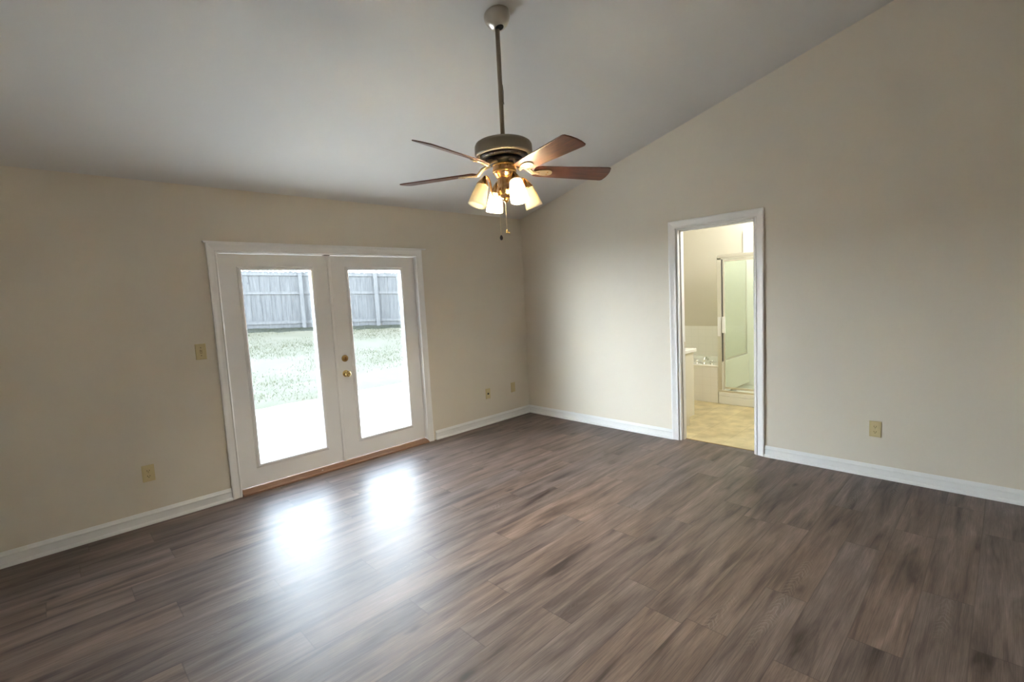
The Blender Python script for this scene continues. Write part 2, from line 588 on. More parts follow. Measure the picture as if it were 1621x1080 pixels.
def floor_material():
    """grey-brown oak planks; UV runs in metres along (u) and across (v) each plank, shifted per plank"""
    mt, nt, out = new_mat('grey brown oak planks')
    N, L = nt.nodes, nt.links

    def math_(op, a, b=None, c=None):
        n = N.new('ShaderNodeMath')
        n.operation = op
        for i, x in enumerate((a, b, c)):
            if x is None:
                continue
            if isinstance(x, (int, float)):
                n.inputs[i].default_value = x
            else:
                L.new(x, n.inputs[i])
        return n.outputs[0]

    def ramp(fac, stops):
        r = N.new('ShaderNodeValToRGB')
        e = r.color_ramp.elements
        e[0].position, e[0].color = stops[0][0], (*stops[0][1], 1)
        e[1].position, e[1].color = stops[1][0], (*stops[1][1], 1)
        for pz, c in stops[2:]:
            k = e.new(pz)
            k.color = (*c, 1)
        L.new(fac, r.inputs[0])
        return r.outputs[0]

    def mix(fac, a, b, mode='MIX'):
        n = N.new('ShaderNodeMix')
        n.data_type = 'RGBA'
        n.blend_type = mode
        for sock, x in ((n.inputs[0], fac), (n.inputs[6], a), (n.inputs[7], b)):
            if isinstance(x, (int, float)):
                sock.default_value = x
            elif isinstance(x, tuple):
                sock.default_value = (*x, 1)
            else:
                L.new(x, sock)
        return n.outputs[2]

    uv = N.new('ShaderNodeUVMap'); uv.uv_map = 'plank'
    edge = N.new('ShaderNodeUVMap'); edge.uv_map = 'edge'
    tone = N.new('ShaderNodeAttribute'); tone.attribute_name = 'tone'
    tsep = N.new('ShaderNodeSeparateColor')
    L.new(tone.outputs['Color'], tsep.inputs[0])

    def mapped(sx, sy):
        mp = N.new('ShaderNodeMapping')
        mp.inputs['Scale'].default_value = (sx, sy, 1)
        L.new(uv.outputs[0], mp.inputs['Vector'])
        return mp.outputs[0]

    def noise(vec, scale, detail, rough=0.55, dist=0.0):
        n = N.new('ShaderNodeTexNoise')
        n.inputs['Scale'].default_value = scale
        n.inputs['Detail'].default_value = detail
        n.inputs['Roughness'].default_value = rough
        n.inputs['Distortion'].default_value = dist
        L.new(vec, n.inputs['Vector'])
        return n.outputs['Fac']

    broad = noise(mapped(1.0, 9.0), 1.7, 4, 0.55, 0.5)        # wide light and dark streaks
    fine = noise(mapped(1.0, 34.0), 3.2, 5, 0.7, 0.25)        # fine grain lines
    hair = noise(mapped(1.0, 48.0), 7.5, 3, 0.6, 0.1)         # hair-thin pores
    blotch = noise(mapped(1.0, 2.2), 2.4, 3, 0.5, 0.3)
    col = ramp(broad, [(0.28, (0.046, 0.031, 0.025)), (0.45, (0.128, 0.093, 0.078)), (0.74, (0.218, 0.168, 0.145))])
    col = mix(0.55, col, ramp(fine, [(0.32, (0.55, 0.53, 0.51)), (0.66, (1.32, 1.32, 1.32))]), 'MULTIPLY')
    col = mix(0.6, col, ramp(blotch, [(0.3, (0.78, 0.76, 0.74)), (0.68, (1.16, 1.15, 1.14))]), 'MULTIPLY')
    col = mix(0.6, col, ramp(hair, [(0.34, (0.60, 0.58, 0.56)), (0.60, (1.16, 1.16, 1.16))]), 'MULTIPLY')
    # cathedral grain: pale limed pores on some planks
    es = N.new('ShaderNodeSeparateXYZ')
    L.new(edge.outputs[0], es.inputs[0])
    us = N.new('ShaderNodeSeparateXYZ')
    L.new(uv.outputs[0], us.inputs[0])
    cdist = math_('SUBTRACT', 0.091, es.outputs[1])                  # distance from the plank's centre line
    wob = noise(mapped(1.0, 1.0), 7.0, 3)
    ph = math_('ADD', math_('MULTIPLY', us.outputs[0], 165.0), math_('MULTIPLY', cdist, 330.0))
    ph = math_('ADD', ph, math_('MULTIPLY', wob, 34.0))
    arch = math_('POWER', math_('ADD', math_('MULTIPLY', math_('SINE', ph), 0.5), 0.5), 5.0)
    strip = ramp(cdist, [(0.010, (1, 1, 1)), (0.036, (0, 0, 0))])
    lines = ramp(noise(mapped(1.0, 70.0), 3.0, 3, 0.6), [(0.52, (0, 0, 0)), (0.66, (1, 1, 1))])
    pores = math_('ADD', math_('MULTIPLY', arch, strip), math_('MULTIPLY', lines, 0.35))
    patch = ramp(noise(mapped(1.0, 2.0), 1.6, 2), [(0.53, (0, 0, 0)), (0.66, (1, 1, 1))])
    some = math_('GREATER_THAN', tsep.outputs[2], 0.45)
    pores = math_('MULTIPLY', math_('MULTIPLY', pores, patch), math_('MULTIPLY', some, 0.30))
    col = mix(pores, col, (0.34, 0.30, 0.26))
    # knots with dark streaks pulled along the grain
    vo = N.new('ShaderNodeTexVoronoi')
    vo.feature = 'F1'
    vo.inputs['Scale'].default_value = 1.0
    vo.inputs['Randomness'].default_value = 1.0
    kv = N.new('ShaderNodeVectorMath'); kv.operation = 'ADD'
    nzv = N.new('ShaderNodeTexNoise'); nzv.inputs['Scale'].default_value = 14
    L.new(mapped(1, 1), nzv.inputs['Vector'])
    sc = N.new('ShaderNodeVectorMath'); sc.operation = 'SCALE'; sc.inputs['Scale'].default_value = 0.10
    L.new(nzv.outputs['Color'], sc.inputs[0])
    L.new(mapped(2.0, 5.2), kv.inputs[0]); L.new(sc.outputs[0], kv.inputs[1])
    L.new(kv.outputs[0], vo.inputs['Vector'])
    ksep = N.new('ShaderNodeSeparateColor')
    L.new(vo.outputs['Color'], ksep.inputs[0])
    pick = math_('GREATER_THAN', ksep.outputs[0], 0.36)
    core = ramp(vo.outputs['Distance'], [(0.03, (1, 1, 1)), (0.12, (0, 0, 0))])
    halo = ramp(vo.outputs['Distance'], [(0.05, (1, 1, 1)), (0.36, (0, 0, 0))])
    col = mix(math_('MULTIPLY', math_('MULTIPLY', halo, pick), 0.45), col, (0.085, 0.055, 0.038))
    col = mix(math_('MULTIPLY', math_('MULTIPLY', core, pick), 0.80), col, (0.022, 0.015, 0.011))
    # tone of each plank
    tv = ramp(tsep.outputs[0], [(0.0, (0.86, 0.855, 0.85)), (1.0, (1.12, 1.12, 1.12))])
    col = mix(1.0, col, tv, 'MULTIPLY')
    hv = ramp(tsep.outputs[1], [(0.0, (0.97, 1.0, 1.05)), (1.0, (1.05, 0.995, 0.94))])
    col = mix(1.0, col, hv, 'MULTIPLY')
    # micro-bevel seams
    mn = math_('MINIMUM', es.outputs[0], es.outputs[1])
    seam = ramp(mn, [(0.0008, (1, 1, 1)), (0.0026, (0, 0, 0))])
    col = mix(math_('MULTIPLY', seam, 0.55), col, (0.045, 0.032, 0.024))
    p = N.new('ShaderNodeBsdfPrincipled')
    L.new(col, p.inputs['Base Color'])
    rg = N.new('ShaderNodeMapRange')
    rg.inputs['From Min'].default_value = 0.3
    rg.inputs['From Max'].default_value = 0.7
    rg.inputs['To Min'].default_value = 0.41
    rg.inputs['To Max'].default_value = 0.50
    L.new(fine, rg.inputs['Value'])
    L.new(rg.outputs[0], p.inputs['Roughness'])
    p.inputs['Specular IOR Level'].default_value = 0.38
    bp = N.new('ShaderNodeBump')
    bp.inputs['Strength'].default_value = 0.10
    bp.inputs['Distance'].default_value = 0.0006
    hgt = math_('SUBTRACT', fine, math_('MULTIPLY', seam, 1.5))
    L.new(hgt, bp.inputs['Height'])
    L.new(bp.outputs[0], p.inputs['Normal'])
    L.new(p.outputs[0], out.inputs['Surface'])
    return mt


M['floor'] = floor_material()


def lawn_material():
    mt, nt, out = new_mat('dry lawn')
    N, L = nt.nodes, nt.links
    p = N.new('ShaderNodeBsdfPrincipled')
    p.inputs['Roughness'].default_value = 0.9
    tc = N.new('ShaderNodeTexCoord')
    nz = N.new('ShaderNodeTexNoise'); nz.inputs['Scale'].default_value = 1.6; nz.inputs['Detail'].default_value = 8
    nz.inputs['Roughness'].default_value = 0.7
    L.new(tc.outputs['Object'], nz.inputs['Vector'])
    cr = N.new('ShaderNodeValToRGB')
    cr.color_ramp.elements[0].position = 0.36
    cr.color_ramp.elements[0].color = (0.026, 0.030, 0.015, 1)
    cr.color_ramp.elements[1].position = 0.62
    cr.color_ramp.elements[1].color = (0.038, 0.039, 0.026, 1)
    L.new(nz.outputs['Fac'], cr.inputs[0])
    L.new(cr.outputs[0], p.inputs['Base Color'])
    L.new(p.outputs[0], out.inputs['Surface'])
    return mt


M['lawn'] = lawn_material()


def grass_material():
    mt, nt, out = new_mat('grass blades')
    N, L = nt.nodes, nt.links
    tc = N.new('ShaderNodeTexCoord')
    nz = N.new('ShaderNodeTexNoise'); nz.inputs['Scale'].default_value = 1.1; nz.inputs['Detail'].default_value = 4
    L.new(tc.outputs['Object'], nz.inputs['Vector'])
    cr = N.new('ShaderNodeValToRGB')
    cr.color_ramp.elements[0].position = 0.35
    cr.color_ramp.elements[0].color = (0.050, 0.062, 0.028, 1)
    cr.color_ramp.elements[1].position = 0.65
    cr.color_ramp.elements[1].color = (0.070, 0.074, 0.042, 1)
    L.new(nz.outputs['Fac'], cr.inputs[0])
    df = N.new('ShaderNodeBsdfDiffuse')
    tr = N.new('ShaderNodeBsdfTranslucent')
    L.new(cr.outputs[0], df.inputs['Color']); L.new(cr.outputs[0], tr.inputs['Color'])
    mx = N.new('ShaderNodeMixShader'); mx.inputs[0].default_value = 0.5
    L.new(df.outputs[0], mx.inputs[1]); L.new(tr.outputs[0], mx.inputs[2])
    L.new(mx.outputs[0], out.inputs['Surface'])
    return mt


M['grass'] = grass_material()
M['soil'] = principled('bare soil', (0.30, 0.24, 0.19), 0.9, noise=0.15, nscale=6)

# ------------------------------------------------------------------ room dimensions
HC = 2.440          # ceiling height at the french-door wall
SL = 0.2545         # slope of the ceiling
XW, YS = -5.05, -5.15
TN, TE = 0.16, 0.115


def ceil_z(y):
    return HC - SL * y


# french-door opening and bathroom opening
FX0, FX1, FZ = -3.376, -1.556, 1.962
BY0, BY1, BZ = -2.752, -2.045, 2.050

# ------------------------------------------------------------------ floor of planks
def build_floor():
    rnd = random.Random(11)
    W, LEN = 0.1825, 1.22
    known = {10: -1.653, 11: -2.44, 13: -1.60, 14: -0.71, 18: -1.195, 19: -0.725, 12: -0.75, 15: -0.35, 16: -1.1, 17: -0.02}
    verts, faces, uvs, edges, tones = [], [], [], [], []
    nrow = int(math.ceil(-YS / W))
    last = 0.0
    for r in range(nrow):
        y1, y0 = -W * r, max(-W * (r + 1), YS)
        if r in known:
            e = known[r] % LEN
        else:
            e = (last + rnd.uniform(0.3, 0.9)) % LEN
        last = e
        x = XW
        cuts = [XW]
        k = e + LEN * math.floor((XW - e) / LEN) + LEN
        while k < -0.02:
            if k > XW + 0.02:
                cuts.append(k)
            k += LEN
        cuts.append(0.0)
        for x0, x1 in zip(cuts[:-1], cuts[1:]):
            b = len(verts)
            verts += [(x0, y0, 0), (x1, y0, 0), (x1, y1, 0), (x0, y1, 0)]
            faces.append((b, b + 1, b + 2, b + 3))
            ou, ov = rnd.uniform(0, 40), rnd.uniform(0, 40)
            ln, wd = x1 - x0, y1 - y0
            uvs += [(ou, ov), (ou + ln, ov), (ou + ln, ov + wd), (ou, ov + wd)]
            edges.append((ln, wd))
            tones.append((rnd.random(), rnd.random(), rnd.random(), 1))
    # doorway into the bathroom keeps the same planks running through
    for r in range(nrow):
        y1, y0 = -W * r, -W * (r + 1)
        a, c = max(y0, BY0 - 0.02), min(y1, BY1 + 0.02)
        if c - a > 0.004:
            b = len(verts)
            verts += [(0, a, 0), (0.085, a, 0), (0.085, c, 0), (0, c, 0)]
            faces.append((b, b + 1, b + 2, b + 3))
            ou, ov = rnd.uniform(0, 40), rnd.uniform(0, 40)
            uvs += [(ou, ov), (ou + .085, ov), (ou + .085, ov + c - a), (ou, ov + c - a)]
            edges.append((0.085, c - a))
            tones.append((rnd.random() * .6, rnd.random(), 0, 1))
    # subdivide each plank into a centre and four borders so distance to the nearest edge is exact
    V, F, U, E, T = [], [], [], [], []
    for (fa, (ln, wd), tn), i in zip(zip(faces, edges, tones), range(len(faces))):
        p = [verts[k] for k in fa]
        u = uvs[4 * i: 4 * i + 4]
        cx = [0, ln / 2, ln]
        cyy = [0, wd / 2, wd]
        for ix in range(2):
            for iy in range(2):
                b = len(V)
                for (qx, qy) in ((cx[ix], cyy[iy]), (cx[ix + 1], cyy[iy]), (cx[ix + 1], cyy[iy + 1]), (cx[ix], cyy[iy + 1])):
                    V.append((p[0][0] + qx, p[0][1] + qy, 0.0))
                    U.append((u[0][0] + qx, u[0][1] + qy))
                    E.append((min(qx, ln - qx), min(qy, wd - qy)))
                F.append((b, b + 1, b + 2, b + 3))
                T.append(tn)
    # slab below
    me = bpy.data.meshes.new('floor')
    b = len(V)
    V += [(XW, YS, -0.02), (0, YS, -0.02), (0, 0, -0.02), (XW, 0, -0.02)]
    F.append((b + 3, b + 2, b + 1, b))
    U += [(0, 0)] * 4
    E += [(1, 1)] * 4
    T.append((.5, .5, .5, 1))
    me.from_pydata(V, [], F)
    l1 = me.uv_layers.new(name='plank')
    l2 = me.uv_layers.new(name='edge')
    for poly in me.polygons:
        for li in poly.loop_indices:
            vi = me.loops[li].vertex_index
            l1.data[li].uv = U[vi]
            l2.data[li].uv = E[vi]
    at = me.color_attributes.new('tone', 'FLOAT_COLOR', 'CORNER')
    for poly in me.polygons:
        for li in poly.loop_indices:
            at.data[li].color = T[poly.index]
    me.materials.append(M['floor'])
    o = bpy.data.objects.new('floor', me)
    COL.objects.link(o)
    tag(o, 'grey-brown wood plank floor of the empty room', 'floor', 'structure')


build_floor()

# ------------------------------------------------------------------ walls and ceiling
w = MB()
w.prism([(XW - .1, 0), (FX0, 0), (FX0, HC), (XW - .1, HC)], 0, -TN, north)
w.prism([(FX1, 0), (0, 0), (0, HC), (FX1, HC)], 0, -TN, north)
w.prism([(FX0, FZ), (FX1, FZ), (FX1, HC), (FX0, HC)], 0, -TN, north)
tag(w.build('wall_left', M['wall']), 'long beige wall with the white double glass doors', 'wall', 'structure')

w = MB()
ym = BY0
w.prism([(YS - .1, 0), (BY0, 0), (BY0, ceil_z(BY0)), (YS - .1, ceil_z(YS - .1))], 0, -TE, east)
w.prism([(BY1, 0), (0, 0), (0, ceil_z(0)), (BY1, ceil_z(BY1))], 0, -TE, east)
w.prism([(BY0, BZ), (BY1, BZ), (BY1, ceil_z(BY1)), (BY0, ceil_z(BY0))], 0, -TE, east)
tag(w.build('wall_right', M['wall']), 'tall beige wall with sloped top and the open bathroom doorway', 'wall', 'structure')

w = MB()
w.prism([(YS - .1, 0), (0, 0), (0, ceil_z(0)), (YS - .1, ceil_z(YS - .1))], -XW, -XW + .1, east)
tag(w.build('wall_west', M['wall']), 'beige side wall behind the camera', 'wall', 'structure')
w = MB()
w.prism([(XW - .1, 0), (.1, 0), (.1, ceil_z(YS)), (XW - .1, ceil_z(YS))], -YS, -YS + .1, north)
tag(w.build('wall_rear', M['wall']), 'beige rear wall behind the camera', 'wall', 'structure')

w = MB()
w.prism([(0, HC), (YS - .1, ceil_z(YS - .1)), (YS - .1, ceil_z(YS - .1) + .12), (0, HC + .12)], XW - .1, .1, lambda a, b, d: (d, a, b))
tag(w.build('ceiling', M['ceiling']), 'white sloped ceiling rising from the glass door wall', 'ceiling', 'structure')

# eave outside over the doors
w = MB()
w.box(XW - .6, 0.8, TN, 0.62, HC - .05, HC)
w.box(XW - .6, 0.8, 0.62, 0.65, HC - .17, HC + .04)
tag(w.build('trim_eave', M['soffit']), 'white roof eave over the patio outside', 'eave', 'structure')

# baseboards
BBP = [(0.0240, 0.0), (0.0240, 0.007), (0.0225, 0.013), (0.0185, 0.0180), (0.0125, 0.0205), (0.0105, 0.023), (0.0105, 0.064), (0.0130, 0.0665),
       (0.0145, 0.070), (0.0140, 0.074), (0.0095, 0.082), (0.0060, 0.091), (0.0035, 0.096), (0.0, 0.096), (0.0, 0.0)]


def baseboard(name, a0, a1, mapf, label):
    b = MB()
    n = len(BBP)
    v = [mapf(a, z, t) for a in (a0, a1) for t, z in BBP]
    f = [(k, k + 1, n + k + 1, n + k) for k in range(n - 1)] + [tuple(range(n)), tuple(range(2 * n - 1, n - 1, -1))]
    b.add(v, f)
    return tag(b.build(name, M['base']), label, 'baseboard', 'structure')


baseboard('baseboard_left', XW, -3.436, north, 'white baseboard left of the glass doors')
baseboard('baseboard_center', -1.469, 0.0, north, 'white baseboard between the glass doors and the room corner')
baseboard('baseboard_right', -1.973, -0.0125, east, 'white baseboard between the room corner and the bathroom doorway')
baseboard('baseboard_near', YS, -2.824, east, 'white baseboard right of the bathroom doorway')
baseboard('baseboard_west', YS, -0.0175, lambda a, b, d: (XW + d, a, b), 'white baseboard of the side wall behind the camera')
baseboard('baseboard_rear', XW + .0175, -0.0175, lambda a, b, d: (a, YS + d, b), 'white baseboard of the rear wall behind the camera')

# casings
CASP = [(0.0, 0.0), (0.0, 0.009), (0.004, 0.0125), (0.010, 0.0135), (0.013, 0.010), (0.018, 0.0095), (0.036, 0.0125), (0.048, 0.016), (0.056, 0.0185),
        (0.066, 0.0185), (0.0695, 0.016), (0.0695, 0.0)]
c = MB()
c.sweep_u([(o * 1.0, d) for o, d in CASP], FX0 + .011, FX1 - .015, 0.0, FZ - .010, north)
tc_ = c.build('trim_1', M['trim'])
tag(tc_, 'white moulded casing around the double glass doors', 'casing', 'structure')
h = MB()
h.box(-3.450, -1.455, -0.024, 0.0, 2.0205, 2.0275)
h.box(-3.455, -1.450, -0.029, 0.0, 2.0275, 2.0325)
h.build('head_cap', M['trim'], tc_, bevel=0.002)
c = MB()
c.sweep_u(CASP, BY0 - 0.001, BY1 + 0.003, 0.0, BZ + .002, east)
tag(c.build('trim_2', M['trim']), 'white moulded casing around the bathroom doorway', 'casing', 'structure')

# jambs
j = MB()
j.box(FX0, FX0 + .016, 0.0, TN, 0.0, FZ)
j.box(FX1 - .016, FX1, 0.0, TN, 0.0, FZ)
j.box(FX0, FX1, 0.0, TN, FZ - .012, FZ)
# stops the doors close against
j.box(FX0 + .016, FX0 + .028, 0.088, 0.12, 0.0, FZ)
j.box(FX1 - .028, FX1 - .016, 0.088, 0.12, 0.0, FZ)
jo = j.build('door_frame_1', M['trim'])
tag(jo, 'white jamb lining the double glass door opening', 'door frame', 'structure')
s = MB()
s.box(-2.512, -2.462, 0.020, 0.085, FZ - .0165, FZ - .012)  # small dark strip under the head, above the seam between the leaves
s.build('dark_strip', M['rubber'], jo)

j = MB()
j.box(0.0, TE, BY1 - .014, BY1 + .004, 0.0, BZ)
j.box(0.0, TE, BY0 - .004, BY0 + .014, 0.0, BZ)
j.box(0.0, TE, BY0, BY1, BZ - .012, BZ + .004)
j.box(0.040, 0.078, BY1 - .026, BY1 - .014, 0.0, BZ - .012)
j.box(0.040, 0.078, BY0 + .014, BY0 + .026, 0.0, BZ - .012)
j.box(0.040, 0.078, BY0 + .014, BY1 - .014, BZ - .024, BZ - .012)
jo = j.build('door_frame_2', M['trim'])
tag(jo, 'white jamb and stop lining the bathroom doorway', 'door frame', 'structure')
s = MB()
s.box(0.084, 0.108, BY1 - .0165, BY1 - .0135, 0.905, 0.965)
s.build('strike_plate', M['brass_dull'], jo)

# threshold
t = MB()
t.prism([(-.030, 0), (-.030, .012), (-.020, .019), (0.030, .036), (TN + .05, .036), (TN + .05, 0)], FX0 + .016, FX1 - .016, lambda a, b, d: (d, a, b))
to = t.build('trim_threshold', M['threshold'])
tag(to, 'stained oak threshold under the double glass doors', 'threshold', 'structure')
s = MB()
s.lathe([(0.0065, 0), (0.0055, .0018), (0.002, .0026)], Matrix.Translation((-2.708, -.004, .0262)), 14)
s.build('screw', M['white_plastic'], to)

# ------------------------------------------------------------------ french doors
DY0, DY1 = 0.040, 0.084
GZ0, GZ1 = 0.216, 1.816


def french_leaf(name, x0, x1, gx0, gx1, label):
    b = MB()
    nd = lambda a, bb, d: (a, d, bb)
    b.ring((x0, x1, 0.044, FZ - .0165), (gx0 - .012, gx1 + .012, GZ0 - .012, GZ1 + .012), DY0, DY1, nd)
    leaf = b.build(name, M['door'])
    tag(leaf, label, 'door', 'structure')
    fr = MB()
    prof = [(-0.002, 0.002), (-0.001, 0.007), (0.005, 0.011), (0.014, 0.0115), (0.021, 0.007), (0.0275, 0.0045), (0.030, 0.0)]
    fr.sweep_rect(prof, gx0, gx1, GZ0, GZ1, lambda a, bb, d: (a, DY0 - d, bb))
    fr.ring((gx0 - .012, gx1 + .012, GZ0 - .012, GZ1 + .012), (gx0 - .002 + .002, gx1, GZ0, GZ1), DY0 - .002, 0.082, nd)
    fr.build('glazing_frame', M['trim'], leaf)
    g = MB()
    g.box(gx0 - .006, gx1 + .006, 0.074, 0.078, GZ0 - .006, GZ1 + .006)
    g.build('glass_pane', M['glass'], leaf)
    return leaf


dl = french_leaf('door_1', FX0 + .0185, -2.4855, -3.196, -2.640, 'left glass leaf of the white double door, without a knob')
dr = french_leaf('door_2', -2.4815, FX1 - .0185, -2.293, -1.739, 'right glass leaf of the white double door, with brass knob and deadbolt')
a = MB()
a.prism([(-2.487, 0), (-2.487, .006), (-2.480, .009), (-2.462, .009), (-2.455, .004), (-2.455, 0)], 0.040, FZ - .018, lambda p, q, d: (p, DY0 - q, d))
a.build('astragal', M['trim'], dr)
RX = Matrix.Rotation(PI / 2, 4, 'X')       # lathe axis +z -> -y (into the room)


def at_door(x, z):
    return Matrix.Translation((x, DY0, z)) @ RX


k = MB()
k.lathe([(0.0315, 0), (0.0315, .004), (0.028, .009), (0.020, .012), (0.0165, .0125)], at_door(-2.392, 1.000), 36)
db = k.build('deadbolt', M['brass_dull'], dr)
k = MB()
k.lathe([(0.0165, .011), (0.0160, .019), (0.013, .021)], at_door(-2.392, 1.000), 28)
k.box(-2.3965, -2.3875, DY0 - .040, DY0 - .018, 0.985, 1.015)
k.build('thumb_turn', M['bronze'], db, bevel=.0015)
k = MB()
k.lathe([(0.032, 0), (0.032, .003), (0.029, .008), (0.018, .012), (0.0125, .015), (0.0115, .028)], at_door(-2.394, 0.857), 36)
kn = k.build('door_knob', M['brass'], dr)
k = MB()
k.lathe([(0.0115, .026), (0.016, .030), (0.024, .036), (0.0275, .044), (0.0275, .051), (0.024, .058), (0.018, .0625), (0.009, .0635), (0.0085, .061)], at_door(-2.394, 0.857), 36)
k.build('knob_ball', M['brass'], kn)

# ------------------------------------------------------------------ wall plates
def plate_body(w_, h_, mapf, name='cover_plate', parent=None):
    p = MB()
    hw, hh = w_ / 2, h_ / 2
    e = 0.005
    v = []
    for (ix, d) in ((0, 0.0), (0, 0.002), (e * .5, 0.0048), (e, 0.0055)):
        for sa, sb in ((-1, -1), (1, -1), (1, 1), (-1, 1)):
            v.append(mapf(sa * (hw - ix), sb * (hh - ix), d))
    f = []
    for r in range(3):
        for k_ in range(4):
            k2 = (k_ + 1) % 4
            f.append((r * 4 + k_, r * 4 + k2, r * 4 + 4 + k2, r * 4 + 4 + k_))
    f.append((12, 13, 14, 15))
    p.add(v, f)
    return p.build(name, M['ivory'], parent)


def outlet(loc, mapf, label, w_=0.074, h_=0.120):
    root = empty('electrical_outlet', loc)
    tag(root, label, 'outlet', group='duplex wall outlets')
    plate_body(w_, h_, mapf, 'cover_plate', root)
    for sgn in (1, -1):
        cz = sgn * 0.0197
        r = MB()
        n = 28
        poly = []
        for k_ in range(n):
            t_ = 2 * PI * k_ / n
            a_, b_ = 0.0172 * math.cos(t_), 0.0172 * math.sin(t_)
            b_ = max(-0.0135, min(0.0135, b_))
            poly.append((a_, b_ + cz))
        r.prism(poly, 0.004, 0.0075, mapf)
        rec = r.build('receptacle', M['ivory'], root)
        s_ = MB()
        for a0, hh in ((-0.0066, .0058), (0.0066, .0048)):
            s_.prism([(a0 - .0016, cz + .002 - hh), (a0 + .0016, cz + .002 - hh), (a0 + .0016, cz + .002 + hh * .7), (a0 - .0016, cz + .002 + hh * .7)], 0.0070, 0.0078, mapf)
        gp = [(0.0030 * math.cos(2 * PI * q / 12), cz - .0085 + 0.0030 * math.sin(2 * PI * q / 12)) for q in range(12)]
        s_.prism(gp, 0.0070, 0.0078, mapf)
        s_.build('slot', M['slot'], rec)
    sc = MB()
    sc.prism([(0.003 * math.cos(2 * PI * q / 12), 0.003 * math.sin(2 * PI * q / 12)) for q in range(12)], 0.0050, 0.0066, mapf)
    sc.build('screw', M['screw'], root)
    return root


outlet((-3.942, 0, 0.369), north, 'ivory duplex outlet on the wall left of the glass doors')
outlet((0, -3.596, 0.369), east, 'ivory duplex outlet on the wall right of the bathroom doorway')

sw = empty('light_switch', (-3.538, 0, 1.200))
tag(sw, 'ivory toggle light switch beside the glass door casing', 'switch')
plate_body(0.072, 0.120, north, 'cover_plate', sw)
t = MB()
t.ring((-.0062, .0062, -.013, .013), (-.0045, .0045, -.0112, .0112), 0.0050, 0.0066, north)
t.build('toggle_collar', M['slot'], sw)
t = MB()
t.prism([(-0.0045, -.011), (0.0045, -.011), (0.0045, .011), (-0.0045, .011)], 0.0052, 0.0060, north)
tv = [(-.004, -.0058, .001), (.004, -.0058, .001), (.004, -.0058, .010), (-.004, -.0058, .010),
      (-.003, -.0175, .010), (.003, -.0175, .010), (.003, -.0165, .0145), (-.003, -.0165, .0145)]
t.add(tv, [(0, 1, 2, 3), (4, 7, 6, 5), (0, 4, 5, 1), (1, 5, 6, 2), (2, 6, 7, 3), (3, 7, 4, 0)])
t.build('toggle', M['ivory'], sw)
for sz in (.030, -.030):
    s = MB()
    s.prism([(0.0034 * math.cos(2 * PI * q / 12), sz + 0.0034 * math.sin(2 * PI * q / 12)) for q in range(12)], 0.0050, 0.0064, north)
    s.build('screw', M['slot'], sw)

cj = empty('cable_jack', (-0.694, 0, 0.364))
tag(cj, 'ivory wall plate with one dark jack hole, low between glass doors and corner', 'wall jack')
plate_body(0.072, 0.120, north, 'cover_plate', cj)
s = MB()
s.prism([(-.013, -.011), (.013, -.011), (.013, .010), (-.013, .010)], 0.0050, 0.0062, north)
s.build('jack', M['slot'], cj)
bpl = empty('blank_wall_plate', (-0.279, 0, 0.371))
tag(bpl, 'ivory blank wall plate low beside the room corner', 'wall plate')
plate_body(0.072, 0.120, north, 'cover_plate', bpl)
for sz in (.030, -.030):
    s = MB()
    s.prism([(0.0032 * math.cos(2 * PI * q / 12), sz + 0.0032 * math.sin(2 * PI * q / 12)) for q in range(12)], 0.0050, 0.0062, north)
    s.build('screw', M['screw'], bpl)

# ------------------------------------------------------------------ ceiling fan
AX, AY = -2.442, -2.277
ZC = ceil_z(AY)
fan = empty('ceiling_fan', (AX, AY, 0))
tag(fan, 'five-bladed walnut and brass ceiling fan with four cream glass shades', 'ceiling fan')

nrm = Vector((0, -SL, -1)).normalized()
cm = Matrix.Translation((0, 0, ZC)) @ nrm.to_track_quat('Z', 'Y').to_matrix().to_4x4()
b = MB()
b.lathe([(0.070, -.006), (0.0715, .004), (0.0705, .016), (0.066, .033), (0.057, .050), (0.045, .063), (0.031, .072), (0.024, .0745), (0.022, .070)], cm, 48, cap1=False)
can = b.build('canopy', M['nickel'], fan)
b = MB()
b.lathe([(0.0235, .060), (0.0235, .0735), (0.020, .0755)], cm, 24)
b.build('hanger_socket', M['black'], can)
b = MB()
b.tube([(0, 0, ZC - .058), (0, 0, 2.335)], 0.0125, 20)
b.lathe([(0.014, 2.350), (0.021, 2.345), (0.021, 2.375), (0.0165, 2.39), (0.0125, 2.392)], None, 24)
rod = b.build('downrod', M['pewter'], fan)
b = MB()
b.tube([(.0128, -.004, 2.66), (.0150, -.006, 2.62), (.0138, -.005, 2.57), (.0165, -.006, 2.555)], 0.0018, 8)
b.build('wire', M['black'], rod)

b = MB()
b.lathe([(0.030, 2.356), (0.110, 2.355), (0.138, 2.351), (0.152, 2.342), (0.1585, 2.330), (0.160, 2.318), (0.160, 2.288), (0.1575, 2.280), (0.150, 2.275),
         (0.138, 2.274), (0.132, 2.279), (0.128, 2.279)], None, 72)
mh = b.build('motor_housing', M['pewter'], fan)
b = MB()
b.lathe([(0.134, 2.280), (0.132, 2.268), (0.118, 2.262), (0.100, 2.258)], None, 56)
for q in range(24):
    t_ = 2 * PI * q / 24
    mt = Matrix.Rotation(t_, 4, 'Z')
    pts = [mt @ Vector((0.070, -.004, 2.262)), mt @ Vector((0.128, .012, 2.266))]
    b.tube(pts, 0.003, 6)
b.build('vent_plate', M['black'], mh)
b = MB()
b.lathe([(0.105, 2.262), (0.104, 2.244), (0.092, 2.236), (0.070, 2.232), (0.064, 2.226)], None, 56)
b.build('flywheel', M['black'], mh)

